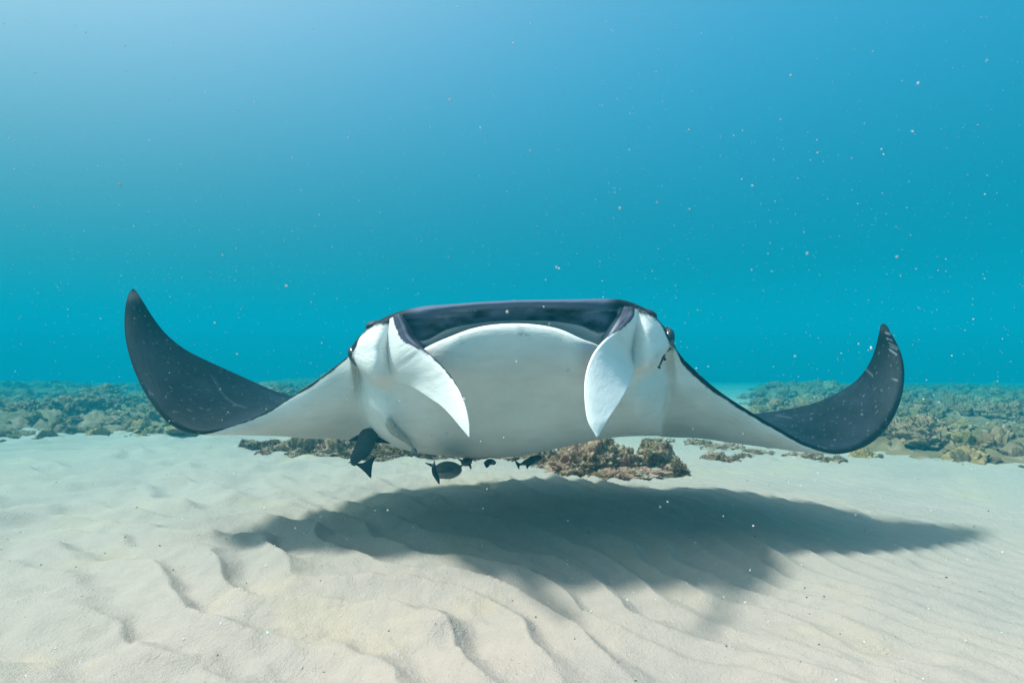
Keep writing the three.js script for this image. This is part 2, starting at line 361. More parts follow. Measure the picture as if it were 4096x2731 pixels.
      p.addScaledVector(toEye, d0 * (seed < 5 ? 0.0034 * (1 - smoothstep(w, 0.42, 0.66)) : 0.0004) * n3(v * 30 + seed, w * 4, seed));
      const nz = n3(p.x * 70, p.y * 70, p.z * 70) * 0.5 + n3(p.x * 160, p.y * 160, p.z * 160) * 0.5;
      const rimw = seed < 5 ? lerp(lerp(0.17, 0.014, smoothstep(v, 0.02, 0.5)), -0.02, smoothstep(v, 0.6, 0.9)) : lerp(0.06, -0.02, smoothstep(v, 0.05, 0.5));
      let dk = Math.max(inner, 1 - smoothstep(w - 0.34 + nz * 0.03, rimw - 0.012, rimw + 0.012)) * (w < 0.8 ? 1 : inner);
      if (seed > 5 && v > 0.42) dk *= w < 0.33 || w > 0.8 ? 1 : 0;
      const pale = 0.3 * smoothstep(n3(v * 22 + seed * 3, w * 3, 1.2), 0.0, 0.5);
      const dcol = mixc(mixc([0.06, 0.065, 0.105], [0.02, 0.025, 0.045], clamp(0.4 + 1.2 * fbm(p.x * 25, p.y * 25, p.z * 25, 3), 0, 1)), [0.42, 0.43, 0.49], inner * (1 - smoothstep(v, 0.25, 0.45)) * (seed > 5 ? 0.9 : 0.3) * (1 - smoothstep(w, 0.16, 0.27)) * smoothstep(n3(p.x * 16, p.y * 9, p.z * 16 + seed) + (seed > 5 ? 0.35 : 0), -0.1, 0.5));  // lavender-pale part of the inner face has its wet sheen painted in
      const wcol = mixc([0.77, 0.77, 0.76], [0.64, 0.65, 0.63], clamp(pale + 0.3 * n3(p.x * 8, p.y * 8, p.z * 8), 0, 1));
      return [p, mixc(wcol, dcol, dk), [v * 1.6, w * 0.9]];
    }, true);
    return geo;
  }
  const left_fin = fin(
    [[1640, 1262, 1.86], [1668, 1305, 1.89], [1690, 1350, 1.89], [1700, 1390, 1.86], [1706, 1440, 1.82], [1712, 1500, 1.72], [1760, 1560, 1.63], [1815, 1630, 1.55], [1856, 1700, 1.495], [1876, 1747, 1.465]],
    [[1592, 1258, 1.79], [1612, 1303, 1.755], [1630, 1348, 1.72], [1655, 1375, 1.69], [1699, 1407, 1.66], [1760, 1462, 1.61], [1815, 1530, 1.56], [1854, 1612, 1.51], [1873, 1690, 1.475], [1878, 1749, 1.46]],
    [[1530, 1290, 1.88], [1512, 1350, 1.90], [1510, 1420, 1.92], [1520, 1480, 1.92], [1548, 1520, 1.90], [1632, 1541, 1.79], [1706, 1585, 1.68], [1776, 1634, 1.58], [1838, 1704, 1.50], [1874, 1747, 1.465]], 1.5);
  const right_fin = fin(
    [[2404, 1222, 1.86], [2405, 1262, 1.87], [2405, 1310, 1.87], [2407, 1360, 1.85], [2415, 1410, 1.80], [2430, 1470, 1.72], [2430, 1540, 1.63], [2410, 1620, 1.55], [2390, 1690, 1.495], [2389, 1746, 1.465]],
    [[2528, 1230, 1.80], [2526, 1258, 1.77], [2506, 1290, 1.735], [2464, 1330, 1.70], [2418, 1367, 1.67], [2376, 1420, 1.62], [2348, 1500, 1.56], [2343, 1590, 1.51], [2356, 1685, 1.475], [2386, 1747, 1.46]],
    [[2590, 1262, 1.90], [2575, 1315, 1.91], [2562, 1370, 1.92], [2553, 1415, 1.91], [2548, 1450, 1.87], [2535, 1497, 1.78], [2512, 1550, 1.68], [2478, 1610, 1.58], [2430, 1680, 1.50], [2393, 1745, 1.465]], 8.5);
  const f1 = part('cephalic_fin', toManta(left_fin), skin, manta), f2 = part('cephalic_fin', toManta(right_fin), skin, manta);
  f1.userData.label = 'white head fin with a ragged dark rim, hanging in front of the mouth';
  f2.userData.label = 'broad white head fin with a sheen painted on its dark inner face';

  // eyes on the sides of the head
  const eyeMat = new THREE.MeshPhysicalMaterial({ color: lin(0.012, 0.014, 0.02), roughness: 0.25, clearcoat: 0.6, clearcoatRoughness: 0.2 });
  function eye(c, rx, ry, rz, tilt, pup) {
    const s = new THREE.SphereGeometry(1, 40, 28); s.scale(rx, ry, rz); s.rotateZ(tilt); const o = wp(c); s.translate(o.x, o.y, o.z);
    const e = part('eye', toManta(s), eyeMat, manta);
    const l = new THREE.TorusGeometry(1, 0.09, 12, 48); l.rotateY(Math.PI / 2); l.scale(rx * 0.7, ry * 1.05, rz * 1.02); l.rotateZ(tilt); l.translate(o.x + pup * rx * 0.35, o.y, o.z);
    part('eyelid', toManta(l), skinGrey, e);
  }
  const skinGrey = new THREE.MeshPhysicalMaterial({ color: lin(0.035, 0.038, 0.05), roughness: 0.5 });
  eye([1424, 1427, 1.945], 0.022, 0.040, 0.036, 0.5, 1);
  eye([2667, 1361, 1.935], 0.025, 0.044, 0.040, -0.25, -1);

  // dark knob above each eye (the horn of the brow)
  function knob(c, rx, ry, rz, tilt) { const s = new THREE.SphereGeometry(1, 36, 24); s.scale(rx, ry, rz); s.rotateZ(tilt); const o = wp(c); s.translate(o.x, o.y, o.z); part('brow_patch', toManta(s), browMat, manta); }
  const browMat = new THREE.MeshPhysicalMaterial({ color: lin(0.016, 0.018, 0.032), roughness: 0.6, bumpMap: midGrain, bumpScale: 0.002 });
  knob([1500, 1302, 1.895], 0.030, 0.017, 0.05, 0.25);
  knob([2588, 1256, 1.895], 0.034, 0.017, 0.05, -0.38);

  // small pale flaps beside the mouth corners
  function flap(c, r, turn) { const t = new THREE.TorusGeometry(r, r * 0.3, 10, 24, 3.6); t.rotateZ(turn); t.scale(1, 1.2, 1); const o = wp(c); t.translate(o.x, o.y, o.z); part('nostril_flap', toManta(t), flapMat, manta); }
  const flapMat = new THREE.MeshPhysicalMaterial({ color: lin(0.32, 0.36, 0.38), roughness: 0.5 });
  flap([2390, 1278, 1.845], 0.010, 3.3); flap([1694, 1306, 1.845], 0.009, 0.4);
  // whip tail and the small fin at its root
  const t0 = pts[Math.round(NS * 0.5)][0], tc = new THREE.CatmullRomCurve3([t0.clone().add(V3(0, 0.0, 0.25)), t0.clone(), t0.clone().add(V3(0.05, 0.02, -0.35)), t0.clone().add(V3(0.14, 0.03, -0.8)), t0.clone().add(V3(0.22, 0.0, -1.3))]);
  const tail = grid(60, 12, (i, j) => { const v = i / 59, p = tc.getPoint(v), a = (j / 12) * Math.PI * 2, r = lerp(0.035, 0.003, Math.pow(v, 0.6)); return [p.add(V3(Math.cos(a) * r, Math.sin(a) * r, 0)), DARK, [v * 4, j / 12]]; }, true);
  part('tail', toManta(tail), skin, manta);
  const df = grid(16, 16, (i, j) => { const v = i / 15, a = (j / 16) * Math.PI * 2, p = t0.clone().add(V3(0, 0.015 + 0.085 * v, 0.12 - 0.10 * v)); return [p.add(V3(Math.cos(a) * 0.01 * (1 - v * 0.8), 0, Math.sin(a) * 0.07 * (1 - v * 0.75))), DARK, [v, j / 16]]; }, true);
  part('dorsal_fin', toManta(df), skin, manta);
}

// ---------------------------------------------------------------- suckerfish under the ray
function skinDepth(px, py) { // how far the ray's skin is where the photograph shows it
  let best = 9;
  for (const row of mantaEdges.pts) for (let j = 150; j < row.length; j++) { const [x, y] = toPixel(row[j]); if (Math.abs(x - px) < 12 && Math.abs(y - py) < 12) best = Math.min(best, -row[j].z); }
  return best < 9 ? best : 2.2;
}
function blade(outline, thick) { // a thin fin: sharp round its outline, thicker in the middle
  const c = outline.reduce((a, p) => a.add(p), V3(0, 0, 0)).multiplyScalar(1 / outline.length), n = V3(0, 0, 0);
  outline.forEach((p, i) => n.add(p.clone().sub(c).cross(outline[(i + 1) % outline.length].clone().sub(c)))); n.normalize();
  const curve = new THREE.CatmullRomCurve3(outline, true, 'centripetal', 0.5), ring = curve.getPoints(outline.length * 6).slice(0, -1), pos = [], idx = [], m = ring.length;
  for (const p of ring) pos.push(p.x, p.y, p.z);
  for (const s of [1, -1]) for (const p of ring) { const q = p.clone().lerp(c, 0.45).addScaledVector(n, s * thick * 0.5); pos.push(q.x, q.y, q.z); }
  for (const s of [1, -1]) { const q = c.clone().addScaledVector(n, s * thick * 0.6); pos.push(q.x, q.y, q.z); }
  for (let s = 0; s < 2; s++) for (let i = 0; i < m; i++) { const a = i, b = (i + 1) % m, o = m * (1 + s), t = (x, y, z) => (s ? idx.push(x, z, y) : idx.push(x, y, z)); t(a, b, o + a); t(b, o + b, o + a); t(o + a, o + b, 3 * m + s); }
  const g = new THREE.BufferGeometry(); g.setAttribute('position', new THREE.Float32BufferAttribute(pos, 3)); g.setIndex(idx); g.computeVertexNormals();
  g.setAttribute('uv', new THREE.Float32BufferAttribute(pos.filter((_, i) => i % 3 < 2).map((v) => v * 6), 2));
  return g;
}
function fishBody(spine, rad, flat, up, back, belly) { // rad: half widths along the spine; flat: height over width
  const c = new THREE.CatmullRomCurve3(spine, false, 'centripetal'), NV = 56, NW = 28;
  return grid(NV, NW, (i, j) => {
    const v = i / (NV - 1), p = c.getPoint(v), t = c.getTangent(v), side = t.clone().cross(up).normalize(), top = side.clone().cross(t).normalize();
    const f = v * (rad.length - 1), k = Math.min(rad.length - 2, Math.floor(f)), w = lerp(rad[k], rad[k + 1], smoothstep(f - k, 0, 1)), r = w * Math.min(1, Math.sqrt(v / 0.06 + 0.02)) * (v > 0.995 ? 0.3 : 1), a = (j / NW) * Math.PI * 2;
    const q = p.clone().addScaledVector(side, Math.cos(a) * r).addScaledVector(top, Math.sin(a) * r * flat);
    const m = 1 + 0.3 * n3(q.x * 60, q.y * 60, q.z * 60);
    return [q, mixc(belly, back, smoothstep(Math.sin(a) + 0.25 * n3(v * 9, a, 3), -0.5, 0.2)).map((x) => x * m), [v * 3, j / NW]];
  }, true);
}
const fishSkin = new THREE.MeshPhysicalMaterial({ vertexColors: true, roughness: 0.5, specularIntensity: 0.4 });
const finDark = new THREE.MeshPhysicalMaterial({ color: lin(0.016, 0.022, 0.026), roughness: 0.55, specularIntensity: 0.4 });
const finPale = new THREE.MeshPhysicalMaterial({ color: lin(0.24, 0.27, 0.26), roughness: 0.6, specularIntensity: 0.4 });
const BACK = [0.04, 0.046, 0.05], UNDER = [0.16, 0.16, 0.155];
function fish(name, label, cat, spine, rad, flat, up, fins, pale) {
  const o = thing(name, label, cat, name === 'remora' ? 'suckerfish travelling under the ray' : undefined), S = spine.map((a) => at(...a)), c = S[Math.floor(S.length / 2)];
  o.position.copy(c);
  const place = (g) => g.translate(-c.x, -c.y, -c.z), fm = pale ? finPale : finDark;
  const b = part('body', place(fishBody(S, rad, flat, up, pale ? [0.40, 0.41, 0.38] : BACK, pale ? [0.48, 0.48, 0.46] : UNDER)), fishSkin, o);
  for (const [n, pts, th] of fins) part(n, place(blade(pts.map((a) => at(...a)), th)), fm, o);
  return o;
}
{
  const dA = skinDepth(1470, 1725) - 0.03;
  fish('remora', 'dark suckerfish clinging head up under the wing root with its forked tail hanging', 'suckerfish',
    [[1478, 1712, dA], [1474, 1738, dA - 0.01], [1464, 1768, dA - 0.02], [1448, 1800, dA - 0.03], [1422, 1832, dA - 0.05], [1413, 1850, dA - 0.06], [1426, 1857, dA - 0.06]],
    [0.022, 0.034, 0.034, 0.031, 0.021, 0.010, 0.007], 0.8, V3(0, 0.2, 1),
    [['tail_fin', [[1412, 1849, dA - 0.06], [1446, 1852, dA - 0.06], [1475, 1838, dA - 0.06], [1499, 1828, dA - 0.05], [1490, 1856, dA - 0.06], [1486, 1885, dA - 0.07], [1483, 1912, dA - 0.07], [1462, 1892, dA - 0.07], [1440, 1872, dA - 0.06]], 0.006],
      ['pectoral_fin', [[1448, 1735, dA], [1420, 1745, dA + 0.0], [1395, 1763, dA + 0.01], [1418, 1764, dA], [1440, 1764, dA]], 0.006],
      ['pectoral_fin', [[1494, 1738, dA], [1522, 1752, dA + 0.0], [1564, 1774, dA + 0.02], [1530, 1772, dA], [1490, 1768, dA]], 0.006],
      ['anal_fin', [[1418, 1835, dA - 0.05], [1398, 1846, dA - 0.05], [1392, 1852, dA - 0.05], [1406, 1850, dA - 0.05], [1420, 1848, dA - 0.055]], 0.004]]);
  const d = (x, y) => skinDepth(x, y) - 0.016;
  fish('remora', 'pale slender suckerfish lying against the white belly', 'suckerfish',
    [[1546, 1673, d(1548, 1676)], [1556, 1694, d(1556, 1694)], [1574, 1722, d(1574, 1722)], [1606, 1747, d(1606, 1747)], [1634, 1770, d(1634, 1770)], [1655, 1795, d(1650, 1790)]],
    [0.008, 0.014, 0.015, 0.012, 0.008, 0.003], 0.8, V3(0, 0.2, 1),
    [['tail_fin', [[1648, 1786, d(1648, 1786)], [1664, 1795, d(1650, 1790)], [1668, 1815, d(1650, 1790)], [1655, 1812, d(1650, 1790)], [1646, 1822, d(1650, 1790)], [1645, 1800, d(1650, 1790)]], 0.004],
      ['pectoral_fin', [[1568, 1690, d(1566, 1700)], [1584, 1700, d(1580, 1705)], [1582, 1712, d(1580, 1712)], [1572, 1706, d(1572, 1706)]], 0.004]], true);
  fish('remora', 'dark plump suckerfish swimming below the belly with side fins spread and tail bent', 'suckerfish',
    [[1806, 1880, 2.14], [1800, 1879, 2.08], [1790, 1880, 2.0], [1774, 1884, 1.92], [1756, 1888, 1.85], [1746, 1889, 1.80]],
    [0.030, 0.043, 0.046, 0.038, 0.018, 0.006], 0.66, V3(0, 1, 0),
    [['tail_fin', [[1747, 1886, 1.81], [1741, 1866, 1.80], [1738, 1842, 1.79], [1727, 1866, 1.78], [1729, 1896, 1.78], [1740, 1915, 1.78], [1757, 1937, 1.78], [1758, 1912, 1.79], [1752, 1896, 1.80]], 0.005],
      ['pectoral_fin', [[1752, 1868, 2.02], [1728, 1856, 2.02], [1699, 1850, 2.02], [1722, 1864, 2.0], [1748, 1876, 2.0]], 0.006],
      ['pectoral_fin', [[1822, 1866, 2.02], [1840, 1862, 2.02], [1856, 1858, 2.02], [1842, 1868, 2.0], [1824, 1882, 2.0]], 0.006],
      ['dorsal_fin', [[1756, 1862, 2.0], [1766, 1851, 2.0], [1780, 1854, 2.0], [1786, 1864, 2.0]], 0.005],
      ['anal_fin', [[1786, 1900, 1.98], [1797, 1916, 1.98], [1800, 1922, 1.98], [1798, 1910, 1.98], [1796, 1898, 1.98]], 0.004]]);
  fish('remora', 'small dark suckerfish hovering just under the belly with one fin pointing down', 'suckerfish',
    [[1872, 1846, 2.42], [1868, 1847, 2.34], [1864, 1848, 2.26], [1858, 1850, 2.2], [1852, 1852, 2.16]], [0.014, 0.021, 0.021, 0.013, 0.004], 0.75, V3(0, 1, 0),
    [['pectoral_fin', [[1852, 1843, 2.28], [1840, 1836, 2.28], [1828, 1832, 2.28], [1838, 1842, 2.27], [1850, 1852, 2.27]], 0.005],
      ['pectoral_fin', [[1876, 1840, 2.28], [1888, 1834, 2.28], [1890, 1842, 2.28], [1880, 1850, 2.27]], 0.005],
      ['tail_fin', [[1872, 1855, 2.24], [1884, 1860, 2.22], [1884, 1878, 2.2], [1876, 1866, 2.2]], 0.004]]);
  fish('remora', 'small dark suckerfish with heart-shaped outline tucked below the belly keel', 'suckerfish',
    [[1964, 1845, 2.45], [1962, 1846, 2.38], [1960, 1847, 2.3], [1954, 1850, 2.22], [1948, 1855, 2.18]], [0.013, 0.019, 0.020, 0.014, 0.005], 0.6, V3(0, 1, 0),
    [['tail_fin', [[1936, 1846, 2.2], [1950, 1852, 2.2], [1960, 1858, 2.2], [1946, 1871, 2.18], [1938, 1860, 2.19]], 0.005],
      ['pectoral_fin', [[1968, 1843, 2.32], [1984, 1846, 2.32], [1982, 1856, 2.32], [1966, 1858, 2.3]], 0.005]]);
  fish('remora', 'dark suckerfish in profile under the belly beside the brown rocks', 'suckerfish',
    [[2168, 1828, 2.34], [2150, 1833, 2.33], [2128, 1842, 2.32], [2104, 1850, 2.3], [2086, 1856, 2.29], [2076, 1859, 2.28]], [0.008, 0.014, 0.017, 0.011, 0.005, 0.003], 1.0, V3(0.3, 1, 0),
    [['tail_fin', [[2082, 1856, 2.28], [2068, 1846, 2.28], [2060, 1834, 2.28], [2062, 1850, 2.28], [2068, 1864, 2.28], [2077, 1878, 2.28], [2078, 1866, 2.28]], 0.004],
      ['pectoral_fin', [[2130, 1850, 2.3], [2118, 1862, 2.29], [2110, 1875, 2.28], [2104, 1864, 2.29], [2112, 1850, 2.3]], 0.004]]);
  const e = skinDepth(2640, 1450) - 0.02;
  fish('small_fish', 'tiny dark fish keeping close below the eye of the ray', 'fish',
    [[2662, 1414, e], [2656, 1426, e], [2649, 1440, e], [2642, 1456, e], [2637, 1468, e]], [0.002, 0.0045, 0.0035, 0.003, 0.0015], 1.2, V3(0, 0.2, 1),
    [['tail_fin', [[2638, 1464, e], [2644, 1472, e], [2636, 1474, e], [2630, 1466, e]], 0.002], ['pectoral_fin', [[2655, 1428, e], [2666, 1436, e], [2662, 1442, e], [2652, 1438, e]], 0.002]]);
}

// ---------------------------------------------------------------- rocks and reef
function ground(px, py) { // where a direction of the photograph meets the sand
  let d = 1; for (let q = 0; q < 600; q++) { const p = at(px, py, d); if (p.y <= sandBase(p.x, p.z)) break; d += 0.03; }
  return V3(at(px, py, d).x, 0, -d);
}
const OLIVE = [0.25, 0.145, 0.072], UMBER = [0.28, 0.145, 0.085], CREAM = [0.46, 0.30, 0.22], PINK = [0.45, 0.22, 0.165], MOSS = [0.18, 0.115, 0.055];
const rockBump = tileRepeat(midGrain, 3, 3);
const rockMat = new THREE.MeshStandardMaterial({ vertexColors: true, roughness: 1, bumpMap: rockBump, bumpScale: 0.012 });
const algaeMat = new THREE.MeshStandardMaterial({ vertexColors: true, roughness: 1, side: THREE.DoubleSide });
function reefColour(p, s, bare) {
  const a = fbm(p.x * 7 + s, p.y * 7, p.z * 7, 4), b = fbm(p.x * 16, p.y * 16 + s, p.z * 16, 3), c = fbm(p.x * 4 - s, p.y * 4, p.z * 4 + 9, 3);
  let k = mixc(OLIVE, UMBER, smoothstep(a, -0.3, 0.4)); k = mixc(k, MOSS, 0.7 * smoothstep(c, 0.05, 0.5)); k = mixc(k, CREAM, smoothstep(b + bare, 0.2, 0.5)); k = mixc(k, PINK, 0.7 * smoothstep(a - b * 0.5 + bare * 0.5, 0.28, 0.55));
  return k.map((v) => v * (1 + 0.4 * n3(p.x * 60, p.y * 60, p.z * 60)));
}
function boulder(rx, ry, rz, seed, detail, bare = 0, rough = 1) {
  const g0 = new THREE.IcosahedronGeometry(1, detail), P = g0.attributes.position, seen = new Map(), pos = [], col = [], idx = [], uv = [];
  for (let i = 0; i < P.count; i++) {
    const v = V3().fromBufferAttribute(P, i), key = v.toArray().map((x) => Math.round(x * 5e4)).join();
    if (!seen.has(key)) {
      seen.set(key, pos.length / 3);
      const n = fbm(v.x * 1.3 + seed, v.y * 1.3, v.z * 1.3 - seed, 4), m = Math.abs(fbm(v.x * 3.2 - seed, v.y * 3.2 + 4, v.z * 3.2, 3)), f = fbm(v.x * 11, v.y * 11 + seed, v.z * 11, 3);
      const r = 1 + rough * (0.42 * n + 0.28 * (0.25 - m) + 0.10 * f), y = v.y < 0 ? v.y * 0.5 : v.y, q = V3(v.x * r * rx, y * r * ry, v.z * r * rz);
      pos.push(q.x, q.y, q.z); col.push(...reefColour(q, seed, bare)); uv.push(v.x * 0.5 + v.z * 0.3, v.y * 0.5 + v.z * 0.2);
    }
    idx.push(seen.get(key));
  }
  const g = new THREE.BufferGeometry(); g.setAttribute('position', new THREE.Float32BufferAttribute(pos, 3)); g.setAttribute('color', new THREE.Float32BufferAttribute(col, 3)); g.setAttribute('uv', new THREE.Float32BufferAttribute(uv, 2)); g.setIndex(idx); g.computeVertexNormals();
  return g;
}
function tufts(g, count, len, seed, bare = 0) { // turf algae: little bunches of blades growing out of the rock
  const R = rng(seed), P = g.attributes.position, N = g.attributes.normal, pos = [], col = [], nor = [];
  for (let k = 0; k < count; k++) {
    const i = Math.floor(R() * P.count), p = V3().fromBufferAttribute(P, i), n = V3().fromBufferAttribute(N, i);
    if (n.y < -0.25) continue;
    const dens = fbm(p.x * 9 + seed, p.y * 9, p.z * 9, 2); if (dens < -0.12 + bare * 0.5) continue;
    const c = mixc(mixc(OLIVE, UMBER, R()), R() < 0.3 ? PINK : MOSS, R() * 0.6).map((v) => v * (0.7 + 0.8 * R()));
    for (let b = 0; b < 4; b++) {
      const dir = n.clone().add(V3(R() - 0.5, R() - 0.3, R() - 0.5).multiplyScalar(1.3)).normalize(), L = len * (0.5 + R()), w = L * 0.10, sd = V3(R() - 0.5, R() - 0.5, R() - 0.5).cross(dir).normalize().multiplyScalar(w);
      const mid = p.clone().addScaledVector(dir, L * 0.55).addScaledVector(sd, 0.3 * (R() - 0.5)), tip = p.clone().addScaledVector(dir, L).add(V3((R() - 0.5) * L * 0.5, 0, (R() - 0.5) * L * 0.5));
      const a = p.clone().add(sd), d = p.clone().sub(sd), e = mid.clone().add(sd), f = mid.clone().sub(sd);
      for (const v of [a, d, e, d, f, e, e, f, tip]) { pos.push(v.x, v.y, v.z); col.push(...c); nor.push(n.x, n.y, n.z); }
    }
  }
  const t = new THREE.BufferGeometry(); t.setAttribute('position', new THREE.Float32BufferAttribute(pos, 3)); t.setAttribute('color', new THREE.Float32BufferAttribute(col, 3)); t.setAttribute('normal', new THREE.Float32BufferAttribute(nor, 3));
  return t;
}
let rockSeed = 3;
function rockAt(px, base, wpx, hpx, label, group, o = {}) {
  const p = ground(px, base), d = -p.z, rx = (wpx / 2 / FOC) * d * (o.sx ?? 0.95), rz = rx * (o.deep ?? 0.7), zc = p.z - rz * 0.6, h = ((hpx / FOC) * (d + rz * 0.6)) + (EYE / d) * rz * 0.6 * (o.lift ?? 0.8);
  const t = thing('coral_rock', label, 'rock', group), s = (rockSeed += 7.13);
  t.position.set(p.x, sandBase(p.x, zc) - 0.01, zc);
  const ry = Math.max(0.02, h * 0.9), g = boulder(rx, ry, rz, s, o.detail ?? 26, o.bare ?? 0.1, o.rough ?? 1);
  part('stone', g, rockMat, t);
  if (o.turf !== 0) part('turf_algae', tufts(g, (o.turf ?? 1500) * 2.2, o.len ?? 0.010, s * 3, o.bare ?? 0.1), algaeMat, t, 'stuff');
  return t;
}
{
  // the outcrop under the belly and the right wing
  const g1 = 'algae-covered rocks of the outcrop under the belly';
  rockAt(2205, 1868, 210, 62, 'low shaggy brown rock beside the profile suckerfish', g1, { turf: 2200 });
  rockAt(2345, 1905, 330, 120, 'largest brown turf-covered rock of the outcrop under the belly', g1, { turf: 5200, deep: 0.8 });
  rockAt(2350, 1840, 240, 70, 'rounded olive rock rising behind the largest outcrop rock', g1, { turf: 2500 });
  rockAt(2490, 1890, 240, 90, 'pinkish brown rock in the middle of the outcrop', g1, { turf: 3200, bare: 0.08 });
  rockAt(2635, 1872, 190, 108, 'round olive coral head standing up from the outcrop', g1, { turf: 4200, rough: 0.6, deep: 0.9, lift: 0.3 });
  rockAt(2712, 1908, 105, 62, 'small dark tufted rock at the tip of the outcrop', g1, { turf: 1800, rough: 0.7, lift: 0.4 });
  rockAt(2570, 1918, 330, 34, 'low pale pink rubble slab fringing the outcrop on the sand', g1, { turf: 900, bare: 0.3, deep: 0.5 });
  rockAt(2440, 1925, 160, 40, 'small mossy rock half buried at the foot of the outcrop', g1, { turf: 1300 });
  // the low ledge behind the wing with the clinging suckerfish
  const g2 = 'rocks of the low ledge on the sand';
  const ledge = [[1000, 1812, 130, 46], [1085, 1806, 130, 40], [1110, 1832, 190, 52], [1225, 1836, 230, 84], [1340, 1836, 250, 84], [1465, 1838, 240, 72], [1590, 1838, 220, 56], [1700, 1836, 200, 44], [1815, 1838, 180, 36], [1930, 1846, 180, 34], [2040, 1850, 180, 32]];
  const say = ['small pinkish rock at the outer end of the low ledge', 'low mossy rock next to the outer end of the ledge', 'pale sand-dusted rock of the low ledge', 'dark overhanging rock of the low ledge', 'tall mottled brown rock of the low ledge', 'mottled rock of the low ledge behind the clinging suckerfish', 'brown rock of the low ledge behind the pale suckerfish', 'low brown rock under the deepest part of the belly', 'flat brown rock between the belly and the sand', 'flat pale rock behind the heart-shaped suckerfish', 'flat pinkish rock joining the ledge to the outcrop'];
  ledge.forEach((a, i) => rockAt(...a, say[i], g2, { turf: 1500, len: 0.014, bare: i === 2 || i > 7 ? 0.2 : 0.1, deep: 0.55, lift: 0.5 }));
  // loose rubble on the sand under the right wing
  const rub = [[2868, 1843, 110, 36], [2932, 1850, 80, 24], [2985, 1838, 80, 22], [2905, 1800, 160, 26], [3020, 1812, 90, 16], [3068, 1822, 80, 20], [2800, 1782, 120, 24], [3180, 1832, 90, 22], [3262, 1842, 110, 30], [3350, 1852, 100, 26], [2650, 1775, 110, 24], [3130, 1800, 130, 28]];
  for (const a of rub) rockAt(...a, 'small hazy piece of algae-grown rubble on the sand under the dark-rimmed wing', 'loose rubble on the sand', { turf: 260, len: 0.012, detail: 16, bare: 0.22, deep: 0.7, lift: 0.4 });
}
// reef banks: rough ground with boulders on it
const bankL = (x, z) => smoothstep(-z, 4.75 + 0.3 * n3(x * 0.9, 3) + 0.12 * n3(x * 4, 7), 5.9) * smoothstep(-x - (-z - 5) * 0.10, 1.7, 3.4) * (1 - 0.3 * smoothstep(-z, 14, 24));
const bankR = (x, z) => { const e = 4.75 - 1.25 * clamp(x - 1.9, 0, 1.35) + 0.25 * n3(x * 1.1, 11) + 0.15 * n3(x * 4, 5); return smoothstep(-z, e, e + 1.3) * smoothstep(x - (-z - 4.5) * 0.43, 1.5, 2.4) * (1 - 0.3 * smoothstep(-z, 14, 24)); };
const bankC = (x, z) => smoothstep(-z, 7.8, 9.6) * smoothstep(-x, 0.2, 2.4) * 0.9;
const bankHeight = (x, z, m) => sandBase(x, z) - 0.06 + m * (0.10 + 0.10 * n3(x * 0.45, z * 0.45, 5) + 0.06 * fbm(x * 1.6, z * 1.6, 8, 3)) + m * 0.3 * Math.max(0, n3(x * 0.22, z * 0.22, 19)) * smoothstep(-z, 8, 15) + m * 0.14 * (0.3 - Math.abs(fbm(x * 2.9, z * 2.9, 2, 4))) + m * 0.075 * fbm(x * 9, z * 9, 4, 4);
function bank(name, label, x0, x1, z0, z1, mask, nx, nz) {
  const g = grid(nx, nz, (i, j) => { const x = lerp(x0, x1, i / (nx - 1)), z = lerp(z0, z1, Math.pow(j / (nz - 1), 1.5)), y = bankHeight(x, z, mask(x, z)), p = V3(x, y, z); return [p, reefColour(V3(x * 0.8, y, z * 0.8), 5, -0.2).map((v) => v * 0.9), [x, z]]; });
  const m = part(name, g, rockMat, scene, 'structure'); m.userData.label = label;
  part('turf_algae', tufts(g, 34000, 0.032, x0 > 0 ? 31 : 32), algaeMat, m, 'stuff');
  return m;
}
bank('reef_bank', 'low hazy reef bank of algae-grown rock', -20, -0.2, -4.2, -26, (x, z) => Math.max(bankL(x, z), bankC(x, z)), 420, 330);
bank('reef_bank_001', 'low brown reef bank of algae-grown rock beside the sand', 1.2, 20, -2.8, -26, bankR, 420, 330);
{
  const R = rng(77), kinds = [];
  for (let k = 0; k < 9; k++) kinds.push([boulder(1, 0.62, 0.85, 60 + k * 5.7, 20, -0.02, 1.15), k]);
  const turf = kinds.map(([g], k) => tufts(g, 700, 0.10, 900 + k));
  function strew(n, x0, x1, z0, z1, mask, label, group, big) {
    let made = 0, tries = 0;
    while (made < n && tries++ < 6000) {
      const z = -lerp(-z0, -z1, Math.pow(R(), 1.5)), x = lerp(x0, x1, R()), m = mask(x, z); if (m < 0.3 + 0.35 * R()) continue;
      const k = Math.floor(R() * 9), s = lerp(0.07, big, Math.pow(R(), 1.8)), t = thing('coral_boulder', label, 'coral boulder', group);
      t.position.set(x, bankHeight(x, z, m) + s * 0.02, z); t.rotation.y = R() * 6.28; t.scale.set(s, s * (0.75 + 0.6 * R()), s);
      part('stone', kinds[k][0], rockMat, t); part('turf_algae', turf[k], algaeMat, t, 'stuff');
      made++;
    }
  }
  strew(110, -9.5, -1.4, -4.9, -13, (x, z) => bankL(x, z), 'algae-grown coral boulder on the blue hazy reef bank behind the fully dark wing', 'boulders of the reef bank behind the dark wing', 0.28);
  strew(30, -6, -0.4, -8, -14, (x, z) => bankC(x, z), 'dim coral boulder on the distant reef edge past the sand', 'boulders of the distant reef edge', 0.5);
  strew(160, 1.6, 9.5, -3.3, -13, bankR, 'algae-grown coral boulder on the brown reef bank behind the scarred wing tip', 'boulders of the reef bank behind the scarred wing', 0.24);
}
